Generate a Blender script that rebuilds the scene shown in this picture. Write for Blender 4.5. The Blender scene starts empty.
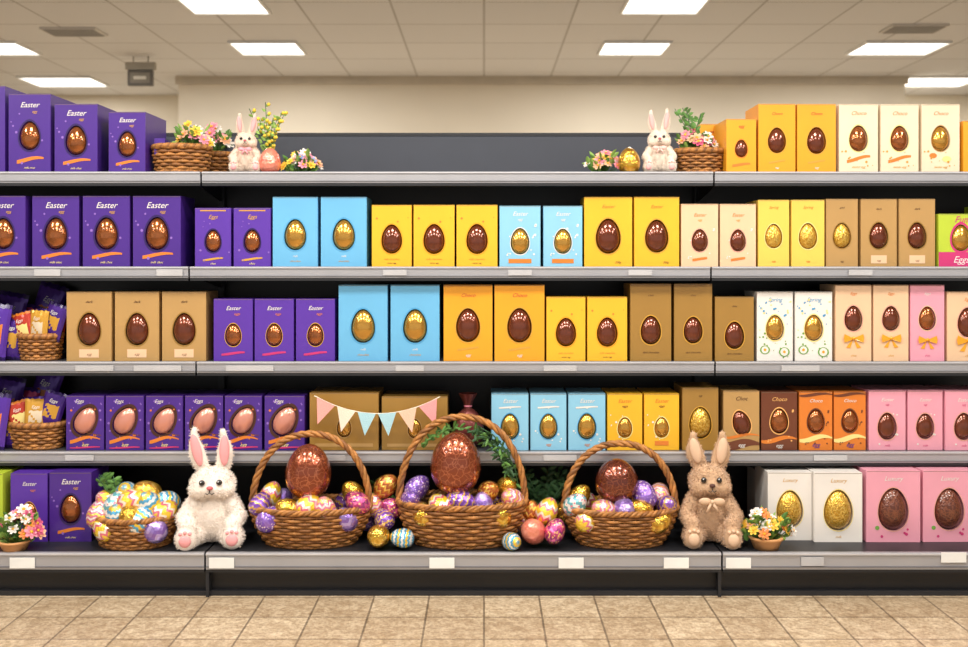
import bpy, math, random
from mathutils import Vector, Matrix, Euler
random.seed(7)
R=random.random
def U(a,b): return a+(b-a)*R()
scene=bpy.context.scene
col=scene.collection

# ---------- measured helpers: camera 4 m in front of the base shelf, eye 1.35 m ----------
EYE=1.35; DIST=4.0
def WX(px,y): return (px-484)*(DIST+y)/1000.0
def WZ(py,y): return EYE+(260-py)*(DIST+y)/1000.0
def SC(px,y): return px*(DIST+y)/1000.0

# ---------- materials ----------
def lin(c):
    o=[]
    for x in c[:3]:
        x/=255.0
        o.append(x/12.92 if x<=0.04045 else ((x+0.055)/1.055)**2.4)
    return (o[0],o[1],o[2],1.0)
MC={}
def mat(name,rgb,rough=0.45,metal=0.0,var=0.06,nscale=8.0,bump=0.0,bscale=60.0,coat=0.0,emit=0.0,sheen=0.0,sss=0.0):
    if name in MC: return MC[name]
    m=bpy.data.materials.new(name); m.use_nodes=True
    nt=m.node_tree; b=nt.nodes['Principled BSDF']
    c=lin(rgb)
    tc=nt.nodes.new('ShaderNodeTexCoord'); nz=nt.nodes.new('ShaderNodeTexNoise')
    nz.inputs['Scale'].default_value=nscale
    nt.links.new(tc.outputs['Object'],nz.inputs['Vector'])
    rp=nt.nodes.new('ShaderNodeValToRGB')
    rp.color_ramp.elements[0].position=0.3; rp.color_ramp.elements[1].position=0.7
    rp.color_ramp.elements[0].color=(c[0]*(1-var),c[1]*(1-var),c[2]*(1-var),1)
    rp.color_ramp.elements[1].color=(min(1,c[0]*(1+var)),min(1,c[1]*(1+var)),min(1,c[2]*(1+var)),1)
    nt.links.new(nz.outputs['Fac'],rp.inputs['Fac'])
    nt.links.new(rp.outputs['Color'],b.inputs['Base Color'])
    b.inputs['Roughness'].default_value=rough; b.inputs['Metallic'].default_value=metal
    if coat: b.inputs['Coat Weight'].default_value=coat; b.inputs['Coat Roughness'].default_value=0.06
    if sheen: b.inputs['Sheen Weight'].default_value=sheen
    if emit:
        b.inputs['Emission Color'].default_value=c; b.inputs['Emission Strength'].default_value=emit
    if bump:
        n2=nt.nodes.new('ShaderNodeTexNoise'); n2.inputs['Scale'].default_value=bscale
        nt.links.new(tc.outputs['Object'],n2.inputs['Vector'])
        bp=nt.nodes.new('ShaderNodeBump'); bp.inputs['Strength'].default_value=bump; bp.inputs['Distance'].default_value=0.004
        nt.links.new(n2.outputs['Fac'],bp.inputs['Height']); nt.links.new(bp.outputs['Normal'],b.inputs['Normal'])
    MC[name]=m; return m

def tile_mat(name,c1,c2,mortar,size,mw,rough,spec_noise=0.0,bias=0.0):
    m=bpy.data.materials.new(name); m.use_nodes=True; nt=m.node_tree; b=nt.nodes['Principled BSDF']
    tc=nt.nodes.new('ShaderNodeTexCoord'); br=nt.nodes.new('ShaderNodeTexBrick')
    nt.links.new(tc.outputs['Object'],br.inputs['Vector'])
    br.offset=0.0; br.squash=1.0
    br.inputs['Color1'].default_value=lin(c1); br.inputs['Color2'].default_value=lin(c2); br.inputs['Mortar'].default_value=lin(mortar)
    br.inputs['Scale'].default_value=1.0; br.inputs['Mortar Size'].default_value=mw; br.inputs['Mortar Smooth'].default_value=0.1
    br.inputs['Brick Width'].default_value=size; br.inputs['Row Height'].default_value=size; br.inputs['Bias'].default_value=bias
    out=br.outputs['Color']
    if spec_noise:
        for sc,fac,lo,hi in ((70.0,spec_noise,.40,.56),(22.0,spec_noise,.42,.60),(5.0,spec_noise*.5,.35,.65)):
            nz=nt.nodes.new('ShaderNodeTexNoise'); nz.inputs['Scale'].default_value=sc; nz.inputs['Detail'].default_value=8; nz.inputs['Roughness'].default_value=.7
            nz.inputs['Distortion'].default_value=.6
            nt.links.new(tc.outputs['Object'],nz.inputs['Vector'])
            rp=nt.nodes.new('ShaderNodeValToRGB'); rp.color_ramp.elements[0].position=lo; rp.color_ramp.elements[1].position=hi
            rp.color_ramp.elements[0].color=(0.52,0.44,0.36,1); rp.color_ramp.elements[1].color=(1,1,1,1)
            nt.links.new(nz.outputs['Fac'],rp.inputs['Fac'])
            mx=nt.nodes.new('ShaderNodeMixRGB'); mx.blend_type='MULTIPLY'; mx.inputs['Fac'].default_value=fac
            nt.links.new(out,mx.inputs['Color1']); nt.links.new(rp.outputs['Color'],mx.inputs['Color2']); out=mx.outputs['Color']
    nt.links.new(out,b.inputs['Base Color']); b.inputs['Roughness'].default_value=rough
    return m

# patterned foil eggs
def egg_pattern(name,cols,k=4.0,zig=0.25,nz=8,dots=None,dscale=7.0,metal=0.0,rough=0.17):
    metal=max(metal,.42)
    m=bpy.data.materials.new(name); m.use_nodes=True; nt=m.node_tree; b=nt.nodes['Principled BSDF']
    N=nt.nodes.new; L=nt.links.new
    tc=N('ShaderNodeTexCoord'); sp=N('ShaderNodeSeparateXYZ'); L(tc.outputs['Generated'],sp.inputs[0])
    def M(op,a,bv=None,c=None):
        n=N('ShaderNodeMath'); n.operation=op
        for i,v in enumerate((a,bv,c)):
            if v is None: continue
            if isinstance(v,(int,float)): n.inputs[i].default_value=v
            else: L(v,n.inputs[i])
        return n.outputs[0]
    x=M('SUBTRACT',sp.outputs[0],0.5); y=M('SUBTRACT',sp.outputs[1],0.5)
    ang=M('ARCTAN2',y,x); an=M('MULTIPLY',ang,nz/(2*math.pi)); zz=M('PINGPONG',an,0.5)
    v=M('ADD',M('MULTIPLY',sp.outputs[2],k),M('MULTIPLY',zz,zig*2)); fr=M('FRACT',v)
    rp=N('ShaderNodeValToRGB'); rp.color_ramp.interpolation='CONSTANT'
    els=rp.color_ramp.elements
    els[0].position=0; els[0].color=lin(cols[0]); els[1].position=1.0/len(cols); els[1].color=lin(cols[1%len(cols)])
    for i in range(2,len(cols)):
        e=els.new(i/len(cols)); e.color=lin(cols[i])
    L(fr,rp.inputs['Fac']); out=rp.outputs['Color']
    if dots:
        vo=N('ShaderNodeTexVoronoi'); vo.inputs['Scale'].default_value=dscale; L(tc.outputs['Generated'],vo.inputs['Vector'])
        lt=M('LESS_THAN',vo.outputs['Distance'],0.28)
        mx=N('ShaderNodeMixRGB'); L(lt,mx.inputs['Fac']); L(out,mx.inputs['Color1']); mx.inputs['Color2'].default_value=lin(dots); out=mx.outputs['Color']
    L(out,b.inputs['Base Color']); b.inputs['Roughness'].default_value=rough; b.inputs['Metallic'].default_value=metal
    b.inputs['Coat Weight'].default_value=0.6; b.inputs['Coat Roughness'].default_value=.05
    nn=N('ShaderNodeTexNoise'); nn.inputs['Scale'].default_value=9; L(tc.outputs['Generated'],nn.inputs['Vector'])
    bp=N('ShaderNodeBump'); bp.inputs['Strength'].default_value=0.45; bp.inputs['Distance'].default_value=0.012; L(nn.outputs['Fac'],bp.inputs['Height']); L(bp.outputs['Normal'],b.inputs['Normal'])
    return m
def lace_egg(name,base,lace,scale,width,metal=0.0,rough=0.22,bs=0.5):
    m=bpy.data.materials.new(name); m.use_nodes=True; nt=m.node_tree; b=nt.nodes['Principled BSDF']
    N=nt.nodes.new; L=nt.links.new
    tc=N('ShaderNodeTexCoord')
    vo=N('ShaderNodeTexVoronoi'); vo.feature='DISTANCE_TO_EDGE'; vo.inputs['Scale'].default_value=scale
    nz=N('ShaderNodeTexNoise'); nz.inputs['Scale'].default_value=scale*0.8
    L(tc.outputs['Object'],nz.inputs['Vector'])
    mxv=N('ShaderNodeMixRGB'); mxv.inputs['Fac'].default_value=0.12 if scale<30 else 0.03
    L(tc.outputs['Object'],mxv.inputs['Color1']); L(nz.outputs['Color'],mxv.inputs['Color2']); L(mxv.outputs['Color'],vo.inputs['Vector'])
    rp=N('ShaderNodeValToRGB'); rp.color_ramp.elements[0].position=0; rp.color_ramp.elements[1].position=width
    rp.color_ramp.elements[0].color=lin(lace); rp.color_ramp.elements[1].color=lin(base)
    L(vo.outputs['Distance'],rp.inputs['Fac']); L(rp.outputs['Color'],b.inputs['Base Color'])
    b.inputs['Roughness'].default_value=rough; b.inputs['Metallic'].default_value=metal; b.inputs['Coat Weight'].default_value=0.6; b.inputs['Coat Roughness'].default_value=0.06
    bp=N('ShaderNodeBump'); bp.inputs['Strength'].default_value=bs; bp.inputs['Distance'].default_value=0.004
    L(vo.outputs['Distance'],bp.inputs['Height']); L(bp.outputs['Normal'],b.inputs['Normal'])
    return m

# ---------- mesh builder ----------
class MB:
    def __init__(s): s.v=[];s.f=[];s.mi=[];s.sm=[];s.mats=[]
    def idx(s,m):
        if m not in s.mats: s.mats.append(m)
        return s.mats.index(m)
    def add(s,vs,fs,m,smooth=False,M=None):
        o=len(s.v); k=s.idx(m)
        if M is not None: vs=[tuple(M@Vector(v)) for v in vs]
        s.v.extend(vs)
        for f in fs:
            s.f.append(tuple(i+o for i in f)); s.mi.append(k); s.sm.append(smooth)
    def box(s,x0,x1,y0,y1,z0,z1,m,M=None):
        vs=[(x0,y0,z0),(x1,y0,z0),(x1,y1,z0),(x0,y1,z0),(x0,y0,z1),(x1,y0,z1),(x1,y1,z1),(x0,y1,z1)]
        s.add(vs,[(0,3,2,1),(4,5,6,7),(0,1,5,4),(1,2,6,5),(2,3,7,6),(3,0,4,7)],m,False,M)
    def ell(s,c,r,m,seg=16,rings=10,M=None,egg=0.0):
        vs=[];fs=[]
        for i in range(rings+1):
            t=math.pi*i/rings
            rr=math.sin(t)*(1-egg*math.cos(t)); z=math.cos(t)
            for j in range(seg):
                a=2*math.pi*j/seg
                vs.append((c[0]+r[0]*rr*math.cos(a),c[1]+r[1]*rr*math.sin(a),c[2]+r[2]*z))
        for i in range(rings):
            for j in range(seg):
                k=(j+1)%seg
                fs.append((i*seg+j,(i+1)*seg+j,(i+1)*seg+k,i*seg+k))
        s.add(vs,fs,m,True,M)
    def tube(s,pts,r,m,sides=6,closed=False,ref=(0,0,1),M=None,radii=None):
        n=len(pts); vs=[];fs=[]; ref=Vector(ref); P=[Vector(p) for p in pts]
        for i in range(n):
            if closed: t=P[(i+1)%n]-P[i-1]
            else: t=P[min(i+1,n-1)]-P[max(i-1,0)]
            if t.length<1e-9: t=Vector((0,0,1))
            t.normalize(); a=t.cross(ref)
            if a.length<1e-3: a=t.cross(Vector((1,0.2,0)))
            a.normalize(); b=a.cross(t)
            rr=radii[i] if radii else r
            for k in range(sides):
                an=2*math.pi*k/sides; q=P[i]+a*(rr*math.cos(an))+b*(rr*math.sin(an)); vs.append(tuple(q))
        for i in range(n if closed else n-1):
            i2=(i+1)%n
            for k in range(sides):
                k2=(k+1)%sides
                fs.append((i*sides+k,i*sides+k2,i2*sides+k2,i2*sides+k))
        if not closed:
            fs.append(tuple(range(sides))[::-1]); fs.append(tuple((n-1)*sides+k for k in range(sides)))
        s.add(vs,fs,m,True,M)
    def mesh(s,name):
        me=bpy.data.meshes.new(name); me.from_pydata(s.v,[],s.f)
        for m in s.mats: me.materials.append(m)
        me.polygons.foreach_set('material_index',s.mi); me.polygons.foreach_set('use_smooth',s.sm)
        me.update(); return me
    def obj(s,name,loc=(0,0,0),parent=None,rot=None,scale=None):
        return mkobj(name,s.mesh(name),loc,parent,rot,scale)
def mkobj(name,me,loc=(0,0,0),parent=None,rot=None,scale=None):
    ob=bpy.data.objects.new(name,me); col.objects.link(ob); ob.location=loc
    if rot: ob.rotation_euler=rot
    if scale: ob.scale=scale if hasattr(scale,'__len__') else (scale,)*3
    if parent: ob.parent=parent
    return ob
def empty(name,loc=(0,0,0)):
    ob=bpy.data.objects.new(name,None); col.objects.link(ob); ob.location=loc; ob.empty_display_size=0.05; return ob

_tc={}
def text_geo(s):
    if s in _tc: return _tc[s]
    cu=bpy.data.curves.new('t','FONT'); cu.body=s; cu.align_x='CENTER'; cu.size=1.0; cu.resolution_u=3; cu.shear=0.35; cu.offset=0.0
    ob=bpy.data.objects.new('t',cu); col.objects.link(ob)
    dg=bpy.context.evaluated_depsgraph_get(); me=bpy.data.meshes.new_from_object(ob.evaluated_get(dg))
    g=([tuple(v.co) for v in me.vertices],[tuple(p.vertices) for p in me.polygons])
    bpy.data.objects.remove(ob); bpy.data.curves.remove(cu); bpy.data.meshes.remove(me)
    _tc[s]=g; return g

# ================= ROOM =================
WL,WR,WB,WF=-9.0,9.0,6.0,-6.0; CEIL=3.0
floor_m=tile_mat('stone_floor_tiles',(222,204,174),(204,184,154),(146,130,108),0.22,0.004,0.28,0.6)
ceil_m=tile_mat('ceiling_tiles',(224,224,226),(218,218,220),(180,178,176),0.6,0.008,0.8)
wall_m=mat('cream_wall_paint',(228,218,198),0.7,var=0.02,nscale=2)
b=MB(); b.box(WL,WR,WF,WB,-0.1,0,floor_m); b.obj('floor')
b=MB(); b.box(WL,WR,WF,WB,CEIL,CEIL+0.1,ceil_m); b.obj('ceiling')
b=MB(); b.box(-2.75,3.79,5.0,WB,0,CEIL,wall_m); b.obj('wall_back_pier')
b=MB(); b.box(WL,WR,WB,WB+0.2,0,CEIL,wall_m); b.obj('wall_back')
b=MB(); b.box(WL-0.2,WL,WF,WB,0,CEIL,wall_m); b.obj('wall_left')
b=MB(); b.box(WR,WR+0.2,WF,WB,0,CEIL,wall_m); b.obj('wall_right')
trim_m=mat('wall_trim_paint',(200,190,172),0.6)
b=MB(); b.box(-2.77,3.81,4.97,5.0,2.93,3.0,trim_m); b.obj('trim_1')
b=MB(); b.box(-2.75,3.79,4.985,5.0,0,0.12,trim_m); b.obj('baseboard_back')

frame_m=mat('light_frame_white',(230,230,228),0.5); diff_m=mat('light_diffuser',(255,252,245),0.5,emit=2.5,var=0.0)
def panel(x,y,w=0.49,dd=0.43,power=20,c=(1.0,0.975,0.94)):
    b=MB(); t=0.015
    b.box(-w/2-t,w/2+t,-dd/2-t,-dd/2,-0.02,0,frame_m); b.box(-w/2-t,w/2+t,dd/2,dd/2+t,-0.02,0,frame_m)
    b.box(-w/2-t,-w/2,-dd/2,dd/2,-0.02,0,frame_m); b.box(w/2,w/2+t,-dd/2,dd/2,-0.02,0,frame_m)
    b.box(-w/2,w/2,-dd/2,dd/2,-0.008,0,diff_m)
    o=b.obj('ceiling_light_panel',(x,y,CEIL))
    la=bpy.data.lights.new('lamp','AREA'); la.shape='RECTANGLE'; la.size=w; la.size_y=dd; la.energy=power; la.color=c
    lo=bpy.data.objects.new('lamp',la); col.objects.link(lo); lo.location=(0,0,-0.022); lo.parent=o
for x in (-1.67,1.16):
    for y in (3.75,2.42): panel(x,y,power=28)
panel(3.2,3.75,0.62,power=28); panel(-3.78,3.75,power=28); panel(-3.86,5.2,0.64,0.45,16); panel(4.15,5.2,0.64,0.45,16)
panel(-3.78,2.42,power=28); panel(3.6,2.42,power=28)
for x in (-3.3,-1.67,-0.2,1.16,2.9):
    for y in (-0.9,-2.3): panel(x,y,power=30,c=(1.0,.955,.90))
# vents and hanging sign
vent_m=mat('vent_metal',(206,202,196),0.5)
for (x,y) in ((3.05,3.1),(-2.95,3.2)):
    b=MB(); b.box(-.2,.2,-.12,.12,-.015,0,vent_m)
    for i in range(6): b.box(-.18,.18,-.10+i*.036,-.085+i*.036,-.022,-.015,mat('vent_slat',(160,156,150),0.5))
    b.obj('ceiling_air_vent',(x,y,CEIL))
b=MB(); dk=mat('dark_plastic',(84,78,70),0.5)
b.tube([(-.06,0,0),(-.06,0,-.06)],.004,dk); b.tube([(.06,0,0),(.06,0,-.06)],.004,dk)
b.box(-.12,.12,-.02,.02,-.11,-.05,mat('sign_grey',(150,142,126),.5)); b.box(-.10,.10,-.02,.02,-.24,-.115,dk); b.box(-.08,.08,-.024,-.02,-.22,-.135,mat('sign_face',(120,112,98),.5))
b.box(-.05,.05,-.027,-.024,-.19,-.165,mat('sign_glyph',(200,192,176),.5))
b.obj('hanging_aisle_sign',(-2.78,4.1,CEIL))

# ================= SHELVING =================
FY=0.22; BY=0.70
Z1=WZ(172,FY); Z2=WZ(267,FY); Z3=WZ(362,FY); Z4=WZ(452,FY); Z5=0.178
steel=mat('powder_coated_steel_dark',(34,35,39),0.45); board=mat('shelf_board_grey',(66,66,70),0.4)
backm=mat('back_panel_slate',(62,66,76),0.5,var=0.03); lipm=mat('shelf_edge_silver',(172,172,176),0.32,metal=0.35,var=0.03)
ticket=mat('price_ticket_strip_clear',(184,184,186),0.25); white=mat('price_card_white',(236,236,232),0.5)
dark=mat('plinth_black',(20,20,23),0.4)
unit=empty('supermarket_shelving_unit',(0,0,0))
bays=[[-3.4,201,714,3.3],[-3.4,189,711,3.3],[-3.4,196,715,3.3],[-3.4,199,717,3.3],[-3.4,205,722,3.3]]
for i,(z,by) in enumerate(zip((Z1,Z2,Z3,Z4,Z5),bays)):
    fy=FY if i<4 else 0.0
    lh=0.046 if i<4 else 0.066
    xs=[by[0],WX(by[1],fy),WX(by[2],fy),by[3]]
    for k in range(3):
        x0=xs[k]+0.004; x1=xs[k+1]-0.004
        b=MB(); b.box(x0,x1,fy+0.012,BY-.012,z-0.02,z,board if i<4 else steel)
        b.obj('shelf_board_%d_%d'%(i,k),parent=unit)
        b=MB()
        b.box(x0,x1,fy,fy+0.012,z-lh,z+0.002,lipm)
        b.box(x0,x1,fy-0.004,fy,z-lh*0.86,z-lh*0.80,mat('edge_groove',(110,110,116),0.4)); b.box(x0,x1,fy-0.005,fy,z-lh*0.12,z-lh*0.02,mat('edge_highlight',(206,206,210),0.3,metal=.3))
        b.box(x0,x1,fy+0.002,fy+0.03,z-lh-0.012,z-lh,steel)
        b.obj('shelf_edge_%d_%d'%(i,k),parent=unit)
# tickets
b=MB()
def tick(px,py,w,h,y,m=white):
    x=WX(px,y); z=WZ(py,y); b.box(x-w/2,x+w/2,y-.0075,y-.0045,z-h/2,z+h/2,m)
for px in (23,222,442,571,676,738): tick(px,562.5,.10,.042,0.0)
tick(953,557,.10,.04,0); tick(812,561,.09,.035,0,ticket)
for px in (48,170,): tick(px,272.5,.11,.028,FY,ticket)
for px in (395,520,640,860): tick(px,272.5,.10,.024,FY,ticket)
for px,w in ((95,.16),(158,.2),(250,.2),(410,.12),(560,.14),(800,.16)): tick(px,368,w,.024,FY,ticket)
for px,w in ((80,.12),(322,.2),(560,.14),(830,.14)): tick(px,457.5,w,.024,FY,ticket)
b.obj('price_tickets',parent=unit)
# back panels + plinth + uprights
b=MB(); b.box(-3.4,3.3,BY,BY+0.02,0.0,WZ(136,BY),backm); b.box(-3.4,3.3,BY-.004,BY+.024,WZ(136,BY),WZ(134,BY)+.005,steel)
b.obj('back_panel',parent=unit)
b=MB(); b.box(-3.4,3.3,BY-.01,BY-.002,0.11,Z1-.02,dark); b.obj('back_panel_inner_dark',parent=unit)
b=MB(); b.box(-3.4,3.3,0.045,BY,0.0,0.112,dark); b.box(-3.4,3.3,0.02,0.05,0.0,0.02,steel); b.obj('plinth',parent=unit)
b=MB()
for px in (201,714):
    x=WX(px,FY+.1)
    b.box(x-.015,x+.015,BY-.05,BY-.01,0.11,Z1+.18,steel)
    for z in (Z1,Z2,Z3,Z4):
        b.add([(x-.003,FY+.02,z-.046),(x-.003,BY-.05,z-.02),(x-.003,BY-.05,z-.10),(x+.003,FY+.02,z-.046),(x+.003,BY-.05,z-.02),(x+.003,BY-.05,z-.10),],[(0,1,2),(3,5,4),(0,2,5,3)],steel)
    x=WX(px+6,0); b.box(x-.006,x+.006,0.005,0.05,0.0,0.112,steel)
for x in (-3.41,3.31): b.box(x-.01,x+.01,0.3,BY+.02,0,Z1+.2,steel)
b.obj('uprights_and_brackets',parent=unit)

# ================= EGG CARTONS =================
def eggout(a,bb,n,tilt=0,cx=0,cz=0,k=1.0):
    o=[]
    for i in range(n):
        t=2*math.pi*i/n
        x=a*k*math.sin(t)*(1-0.13*math.cos(t)); z=bb*k*math.cos(t)
        o.append((cx+x*math.cos(tilt)+z*math.sin(tilt),cz-x*math.sin(tilt)+z*math.cos(tilt)))
    return o
C=dict(purple=(72,38,134),purple2=(88,50,160),dpurple=(44,22,88),yellow=(236,180,44),oyellow=(234,160,36),lyellow=(236,198,88),blue=(104,176,218),lblue=(136,194,222),
 cream=(232,214,184),peach=(232,194,156),kraft=(182,144,88),kraft2=(156,118,54),pink=(232,160,178),brown=(108,58,36),orange=(218,124,46),white=(232,227,220),lime=(182,202,58),
 gold=(208,156,58),mag=(202,54,116),green=(110,160,70),sky=(80,158,204),red=(184,60,44),lav=(140,104,190),choc=(70,36,22),paleor=(240,180,108),rose=(226,164,146),lemon=(240,220,140))
def cm(n): return mat('card_'+n,C[n],0.34,var=0.05,nscale=5,coat=0.12)
EG={'choc':mat('foil_chocolate_brown',(112,54,32),.17,metal=.5,var=.2,nscale=30,bump=.3,bscale=35,coat=.6),
 'gold':mat('foil_gold',(206,154,66),.2,metal=.75,var=.15,nscale=25,bump=.3,bscale=35,coat=.4),
 'copper':mat('foil_copper_gold',(160,92,46),.17,metal=.7,var=.35,nscale=26,bump=.5,bscale=40,coat=.5),
 'goldtex':lace_egg('foil_gold_hammered',(200,150,42),(244,208,104),75,0.14,metal=0.65,rough=0.25,bs=0.8),
 'choctex':lace_egg('chocolate_textured',(92,44,28),(130,72,46),60,0.14,metal=0.15,rough=0.3,bs=0.9),
 'rose':mat('foil_rose_gold',(224,152,132),0.25,metal=0.45,bump=.5,bscale=30,coat=.4)}
CAV=mat('carton_cavity_shade',(50,32,22),0.7)  # back of the egg window, shade inside the box painted as dark colour
_cc={}
def carton(style,w,h,d):
    key=(style,round(w,3),round(h,3),round(d,3))
    if key in _cc: return _cc[key]
    S=ST[style]; body=cm(S['body']); b=MB()
    a=S.get('ea',.25)*w; bb=a*S.get('ar',1.42); cz=S.get('ev',.46)*h; cx=S.get('eu',0)*w; tilt=S.get('tilt',0)
    if bb>.34*h: k=.34*h/bb; bb*=k; a*=k
    n=32; hx=w/2
    front=cm(S['front']) if 'front' in S else body
    ol=eggout(a,bb,n,tilt,cx,cz,1.04)
    rp=[];side=[]
    for (x,z) in ol:
        dx,dz=x-cx,z-cz; ts=[]
        if dx>1e-9: ts.append(((hx-cx)/dx,1))
        if dx<-1e-9: ts.append(((-hx-cx)/dx,3))
        if dz>1e-9: ts.append(((h-cz)/dz,0))
        if dz<-1e-9: ts.append(((0-cz)/dz,2))
        t,sd=min(ts); rp.append((cx+dx*t,cz+dz*t)); side.append(sd)
    corner={(0,1):(hx,h),(1,2):(hx,0),(2,3):(-hx,0),(3,0):(-hx,h)}
    for i in range(n):
        j=(i+1)%n
        vs=[(ol[i][0],0,ol[i][1]),(rp[i][0],0,rp[i][1])]
        if side[i]!=side[j]:
            c=corner.get((side[i],side[j])) or corner.get((side[j],side[i]))
            vs.append((c[0],0,c[1]))
        vs+=[(rp[j][0],0,rp[j][1]),(ol[j][0],0,ol[j][1])]
        b.add(vs,[tuple(range(len(vs)))[::-1]],front)
    dp=min(a*1.0,d*.6)
    vs=[(x,0,z) for x,z in ol]+[(x,dp,z) for x,z in ol]
    b.add(vs,[(i,(i+1)%n,n+(i+1)%n,n+i) for i in range(n)],front,True)
    b.add([(x,dp,z) for x,z in ol],[tuple(range(n))[::-1]],CAV)
    b.add([(-hx,0,0),(hx,0,0),(hx,d,0),(-hx,d,0),(-hx,0,h),(hx,0,h),(hx,d,h),(-hx,d,h)],[(0,3,2,1),(4,5,6,7),(1,2,6,5),(2,3,7,6),(3,0,4,7)],body)
    # lid tuck line
    b.box(-hx*.98,hx*.98,-.0004,.0,h-.004,h-.0025,mat('card_seam',(120,100,80),.6))
    # egg
    M=Matrix.Translation((cx,a*.30,cz))@Matrix.Rotation(tilt,4,'Y')
    b.ell((0,0,0),(a,a*.8,bb),EG[S['egg']],24,14,M,egg=.13)
    if S.get('ring'):
        o1=eggout(a,bb,n,tilt,cx,cz,1.04); o2=eggout(a,bb,n,tilt,cx,cz,1.04+S.get('rw',.10))
        vs=[(x,-.0006,z) for x,z in o1]+[(x,-.0006,z) for x,z in o2]
        b.add(vs,[(i,(i+1)%n,n+(i+1)%n,n+i) for i in range(n)],cm(S['ring']))
    ly=-.0008; tk=.74 if style.startswith('purple') else .60
    for e in S.get('decor',[]):
        t=e[0]; m=cm(e[1]); ly-=.00015
        if t=='text':
            g=text_geo(e[2]); u,v,sz=e[3],e[4],e[5]*w*tk
            b.add([(u*w+x*sz,ly,v*h+y*sz) for x,y,_ in g[0]],g[1],m)
        elif t=='rect':
            u0,v0,u1,v1=e[2:6]; b.add([(u0*w,ly,v0*h),(u1*w,ly,v0*h),(u1*w,ly,v1*h),(u0*w,ly,v1*h)],[(0,1,2,3)],m)
        elif t=='rib':
            v,amp,th,ph=e[2:6]; u0=e[6] if len(e)>6 else -.5; u1=e[7] if len(e)>7 else .5; vs=[];N=14
            for i in range(N+1):
                uu=u0+(u1-u0)*i/N; z=v*h+amp*h*math.sin(uu*5+ph); tt=th*h*(.6+.4*math.cos(uu*4+ph))
                vs+= [(uu*w,ly,z-tt/2),(uu*w,ly,z+tt/2)]
            b.add(vs,[(2*i,2*i+2,2*i+3,2*i+1) for i in range(N)],m)
        elif t=='blob':
            u,v,ru,rv=e[2:6]; N=18
            b.add([(u*w+ru*w*math.cos(2*math.pi*i/N),ly,v*h+rv*w*math.sin(2*math.pi*i/N)) for i in range(N)],[tuple(range(N))],m)
        elif t=='dots':
            rs=random.Random(e[2]); 
            for _ in range(e[3]):
                u=rs.uniform(-.45,.45); v=rs.uniform(e[4],e[5]); r=rs.uniform(.012,.035)*w; N=7
                if (( (u*w-cx)/(a*1.15))**2+((v*h-cz)/(bb*1.12))**2)<1: continue
                b.add([(u*w+r*math.cos(2*math.pi*i/N),ly,v*h+r*math.sin(2*math.pi*i/N)) for i in range(N)],[tuple(range(N))],m)
        elif t=='bow':
            u,v,sz=e[2],e[3],e[4]*w; x=u*w; z=v*h
            for sg in (-1,1):
                b.add([(x,ly-.001,z),(x+sg*sz,ly-.006,z+sz*.45),(x+sg*sz*1.1,ly-.006,z),(x+sg*sz,ly-.006,z-sz*.45),(x,ly-.004,z-sz*.12)],[(0,1,2,3,4) if sg<0 else (4,3,2,1,0)],m)
                b.add([(x,ly,z),(x+sg*sz*.8,ly-.001,z-sz*1.0),(x+sg*sz*.35,ly-.001,z-sz*1.05)],[(0,1,2)],m)
            b.ell((x,ly-.004,z),(sz*.2,.006,sz*.2),m,10,6)
    me=b.mesh('easter_egg_box'); _cc[key]=me; return me
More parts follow.
